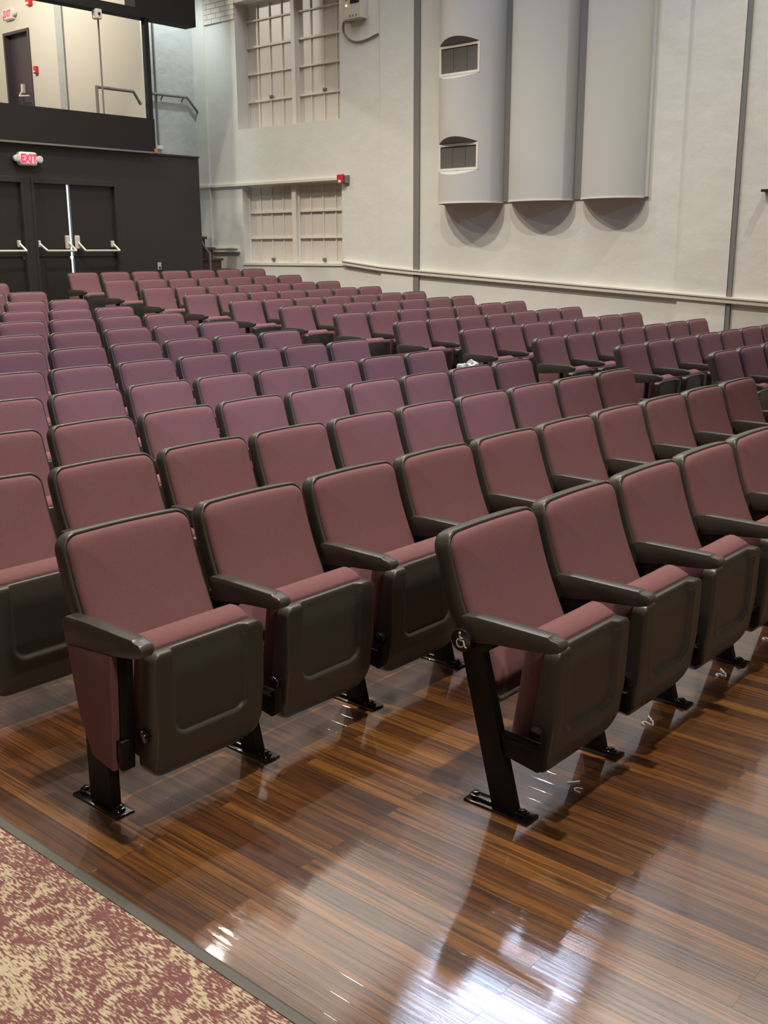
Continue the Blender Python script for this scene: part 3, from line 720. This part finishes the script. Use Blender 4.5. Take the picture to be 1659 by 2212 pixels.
def mesh_of(name, bm, m, smooth=None, bevel=None):
    finish(bm, smooth, bevel); me = bpy.data.meshes.new(name); bm.to_mesh(me); bm.free(); me.materials.append(m); return me
LX = -0.27; RX = 0.27
me_ = {
 'back_shell': mesh_of('back_shell', b_shell(), M['plastic'], 0.9),
 'back_cushion': mesh_of('back_cushion', b_cushion(), M['fabric'], 1.2),
 'seat_cushion': mesh_of('seat_cushion', b_cushion and s_cushion(), M['fabric'], 1.2),
 'seat_shell': mesh_of('seat_shell', s_shell(), M['plastic'], 0.75),
 'hingeL': mesh_of('hinge', b_pivot(-1), M['metal'], 0.6, 0.004), 'hingeR': mesh_of('hinge', b_pivot(1), M['metal'], 0.6, 0.004),
}
for k, x in (('L', LX), ('R', RX)):
    s = -1 if k == 'L' else 1
    me_['arm'+k] = mesh_of('armrest', b_arm(ARM, x), M['plastic'], 0.5, 0.007)
    me_['armend'+k] = mesh_of('armrest', b_arm(ARM_END, x), M['plastic'], 0.5, 0.007)
    me_['leg'+k] = mesh_of('leg', b_leg(x), M['post'], 0.5, 0.003)
    me_['legend'+k] = mesh_of('leg', b_leg_end(x), M['post'], 0.5, 0.003)
    me_['footend'+k] = mesh_of('foot_plate', b_foot(x, 0.08), M['metal'], 0.5, 0.002)
    me_['boltend'+k+'0'] = mesh_of('bolt', b_bolt(x, -0.248), M['metal'], 0.5, 0.002)
    me_['boltend'+k+'1'] = mesh_of('bolt', b_bolt(x, -0.070), M['metal'], 0.5, 0.002)
    me_['foot'+k] = mesh_of('foot_plate', b_foot(x), M['metal'], 0.5, 0.002)
    me_['bolt'+k+'0'] = mesh_of('bolt', b_bolt(x, -0.328), M['metal'], 0.5, 0.002)
    me_['bolt'+k+'1'] = mesh_of('bolt', b_bolt(x, -0.150), M['metal'], 0.5, 0.002)
    me_['panel'+k] = mesh_of('end_panel', b_panel(x, s), M['fabric'], 0.5, 0.004)
    me_['core'+k] = mesh_of('panel_edge', b_panel_core(x, s), M['post'], 0.5, 0.004)
def part(name, key, parent):
    o = bpy.data.objects.new(name, me_[key]); C.objects.link(o); o.parent = parent; return o
def support(t, k, end, bolts=True):
    part('armrest', ('armend' if end else 'arm')+k, t)
    e = 'end' if end else ''
    lg = part('leg', 'leg'+e+k, t)
    part('foot_plate', 'foot'+e+k, lg)
    part('bolt', 'bolt'+e+k+'0', lg); part('bolt', 'bolt'+e+k+'1', lg)
    if end:
        pn = part('end_panel', 'panel'+k, t); part('panel_edge', 'core'+k, pn)
def new_chair():
    t = thing('theatre_seat', 'maroon tip-up theatre seat', 'theatre seat', group='maroon tip-up theatre seats')
    for n in ('back_shell', 'back_cushion', 'seat_cushion', 'seat_shell'): part(n, n, t)
    part('hinge', 'hingeL', t); part('hinge', 'hingeR', t)
    support(t, 'L', False)
    return t
def copy_tree(o, parent=None):
    c = o.copy(); C.objects.link(c)
    if parent: c.parent = parent
    for ch in list(o.children): copy_tree(ch, c)
    return c
proto = new_chair()
used = []
def chair(xc, r, label, left_end=False, right_end=None):
    if not used: o = proto; used.append(1)
    else: o = copy_tree(proto)
    o.location = (xc, YR[r], ZR[r]); o['label'] = label
    if left_end:
        for ch in list(o.children):
            if ch.name.startswith('armrest'): ch.data = me_['armendL']
            if ch.name.startswith('leg'):
                ch.data = me_['legendL']
                for g in ch.children:
                    g.data = me_['footendL'] if g.name.startswith('foot') else me_['boltendL0' if g.data == me_['boltL0'] else 'boltendL1']
        pn = part('end_panel', 'panelL', o); part('panel_edge', 'coreL', pn)
    if right_end: support(o, 'R', right_end == 'panel')
    return o
ORD = ['zeroth', 'first', 'second', 'third', 'fourth', 'fifth', 'sixth', 'seventh', 'eighth', 'ninth', 'tenth', 'eleventh', 'twelfth', 'thirteenth']
# (1) front row: starts at the wheelchair-accessible end
for k in range(6):
    lab = 'maroon folding seat with wheelchair badge, first in the frontmost row' if k == 0 else 'maroon folding seat in frontmost row, %s to the right of wheelchair-badge seat' % ORD[k]
    o = chair(-4.367 + PITCHX*k, 0, lab)
    if k == 0: wheel = o
# (2) near block, rows 1..12, aligned on the centre aisle
NV = {1: 10, 2: 10, 3: 9, 4: 8, 5: 7, 6: 6, 7: 5, 8: 4, 9: 3, 10: 3, 11: 2, 12: 1}
for r, n in NV.items():
    for k in range(n):
        xc = -PITCHX*(k+1) + 0.247
        if r == 1:
            i = n - k
            lab = 'maroon folding seat with fabric end panel beside the carpet' if i == 1 else 'maroon folding seat in near block second row, %s from its carpet end' % ORD[i]
        else:
            lab = 'maroon folding seat, %s row of near block, %s from the centre aisle' % (ORD[r+1], ORD[k+1])
        chair(xc, r, lab, left_end=(r == 1 and k == n-1), right_end='panel' if k == 0 else None)
# (3) far block beside the right wall, rows 2..13, seven seats each
for r in range(2, 14):
    for k in range(7):
        if r == 2 and k > 3: continue
        if r == 3 and k > 6: continue
        rn = 14 - r
        rowname = 'rearmost row' if rn == 1 else '%s row from the rear' % ORD[rn]
        lab = 'maroon folding seat, far block, %s, %s from the centre aisle' % (rowname, ORD[k+1])
        chair(GAP + PITCHX*k + 0.247, r, lab, left_end=(k == 0), right_end='panel' if k == 6 else None)

# accessibility badge on the end standard
cx, cy, cz = LX-0.034, -0.108, 0.532
bm = NB(); add_cyl(bm, (cx+0.004, cy, cz), 'x', 0.037, 0.018, 36); bd = obj('accessibility_badge', bm, M['metal'], wheel, smooth=0.6, bevel=0.003)
bm = NB()
S = 0.0235
def iy(u): return cy - u*S
def iz(v): return cz + v*S
xb = cx - 0.0062
add_cyl(bm, (xb, iy(-0.12), iz(1.0)), 'x', 0.16*S, 0.003, 16)
add_tube(bm, [(xb, iy(-0.12), iz(0.72)), (xb, iy(-0.05), iz(0.05)), (xb, iy(0.48), iz(0.05)), (xb, iy(0.78), iz(-0.78)), (xb, iy(1.0), iz(-0.74))], 0.085*S, 8)
add_tube(bm, [(xb, iy(-0.08), iz(0.42)), (xb, iy(0.36), iz(0.38))], 0.07*S, 8)
add_tube(bm, [(xb, iy(-0.02 + 0.58*math.cos(a)), iz(-0.32 + 0.58*math.sin(a))) for a in [math.radians(125 + 230*i/24) for i in range(25)]], 0.075*S, 8)
obj('wheelchair_symbol', bm, M['white'], bd)
# ------------------------------------------------------------------ carpet, bag and floor glints
t = thing('carpet', 'maroon and cream patterned aisle carpet at lower left', 'carpet')
obj('pile', boxes((-9.5, -5.715, -6, 1.22, 0.0, 0.009)), M['carpet'], t)
bm = NB(); add_prism(bm, [(-5.7165, 0.0), (-5.678, 0.0), (-5.681, 0.006), (-5.690, 0.0115), (-5.705, 0.0125), (-5.7165, 0.0115)], 'y', -6, 1.22)
obj('edge_strip', bm, M['binding'], t)

def crumple(name, label, cat, loc, sx, sy, sz, m):
    bm = NB(); bmesh.ops.create_icosphere(bm, subdivisions=4, radius=1)
    from mathutils import noise
    for v in bm.verts:
        p = v.co.copy(); k = 1 + 0.45*noise.noise(p*1.7) + 0.22*noise.noise(p*4.1) + 0.08*noise.noise(p*9)
        v.co = Vector((p.x*sx*k, p.y*sy*k, max(-0.6, p.z)*sz*k))
    lo = min(v.co.z for v in bm.verts)
    for v in bm.verts: v.co.z -= lo
    return tag(obj(name, bm, m, smooth=0.5, loc=loc), label, cat)
crumple('plastic_bag', 'crumpled pale plastic bag on the aisle armrest of the fifth near-block row', 'bag', (-0.02, 3.30, 0.645), 0.06, 0.11, 0.075, M['bagmat'])
def curl(label, x, y, pts, r=0.0035):  # thin white tubes on the boards, modelling glints of light
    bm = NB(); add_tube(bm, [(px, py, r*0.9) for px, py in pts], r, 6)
    tag(obj('glint_curl', bm, M['glint'], loc=(x, y, 0), smooth=0.8), label, 'glint', 'white glint curls on the floorboards')
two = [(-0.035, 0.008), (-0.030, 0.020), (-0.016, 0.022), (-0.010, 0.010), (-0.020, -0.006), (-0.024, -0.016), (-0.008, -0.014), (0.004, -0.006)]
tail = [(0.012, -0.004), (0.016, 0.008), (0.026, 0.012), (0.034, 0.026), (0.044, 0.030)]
curl('white glint curl on floor before the second seat of front row', -3.782, -0.315, two)
curl('short white glint hook touching the curl before second front seat', -3.782, -0.315, tail)
curl('white glint curl on floor before the third seat of front row', -3.179, -0.330, two)
curl('short white glint hook touching the curl before third front seat', -3.179, -0.330, tail)
curl('white glint curl on floor before the fourth front-row seat', -2.657, -0.315, two)
curl('faint white glint hoop before the wheelchair-badge seat', -4.372, -0.372, [(-0.022, -0.01), (-0.022, 0.008), (-0.012, 0.018), (0.0, 0.012), (0.004, -0.004)], 0.002)
curl('straight white glint stroke before the wheelchair-badge seat', -4.345, -0.33, [(-0.02, 0.012), (0.012, -0.014)], 0.003)
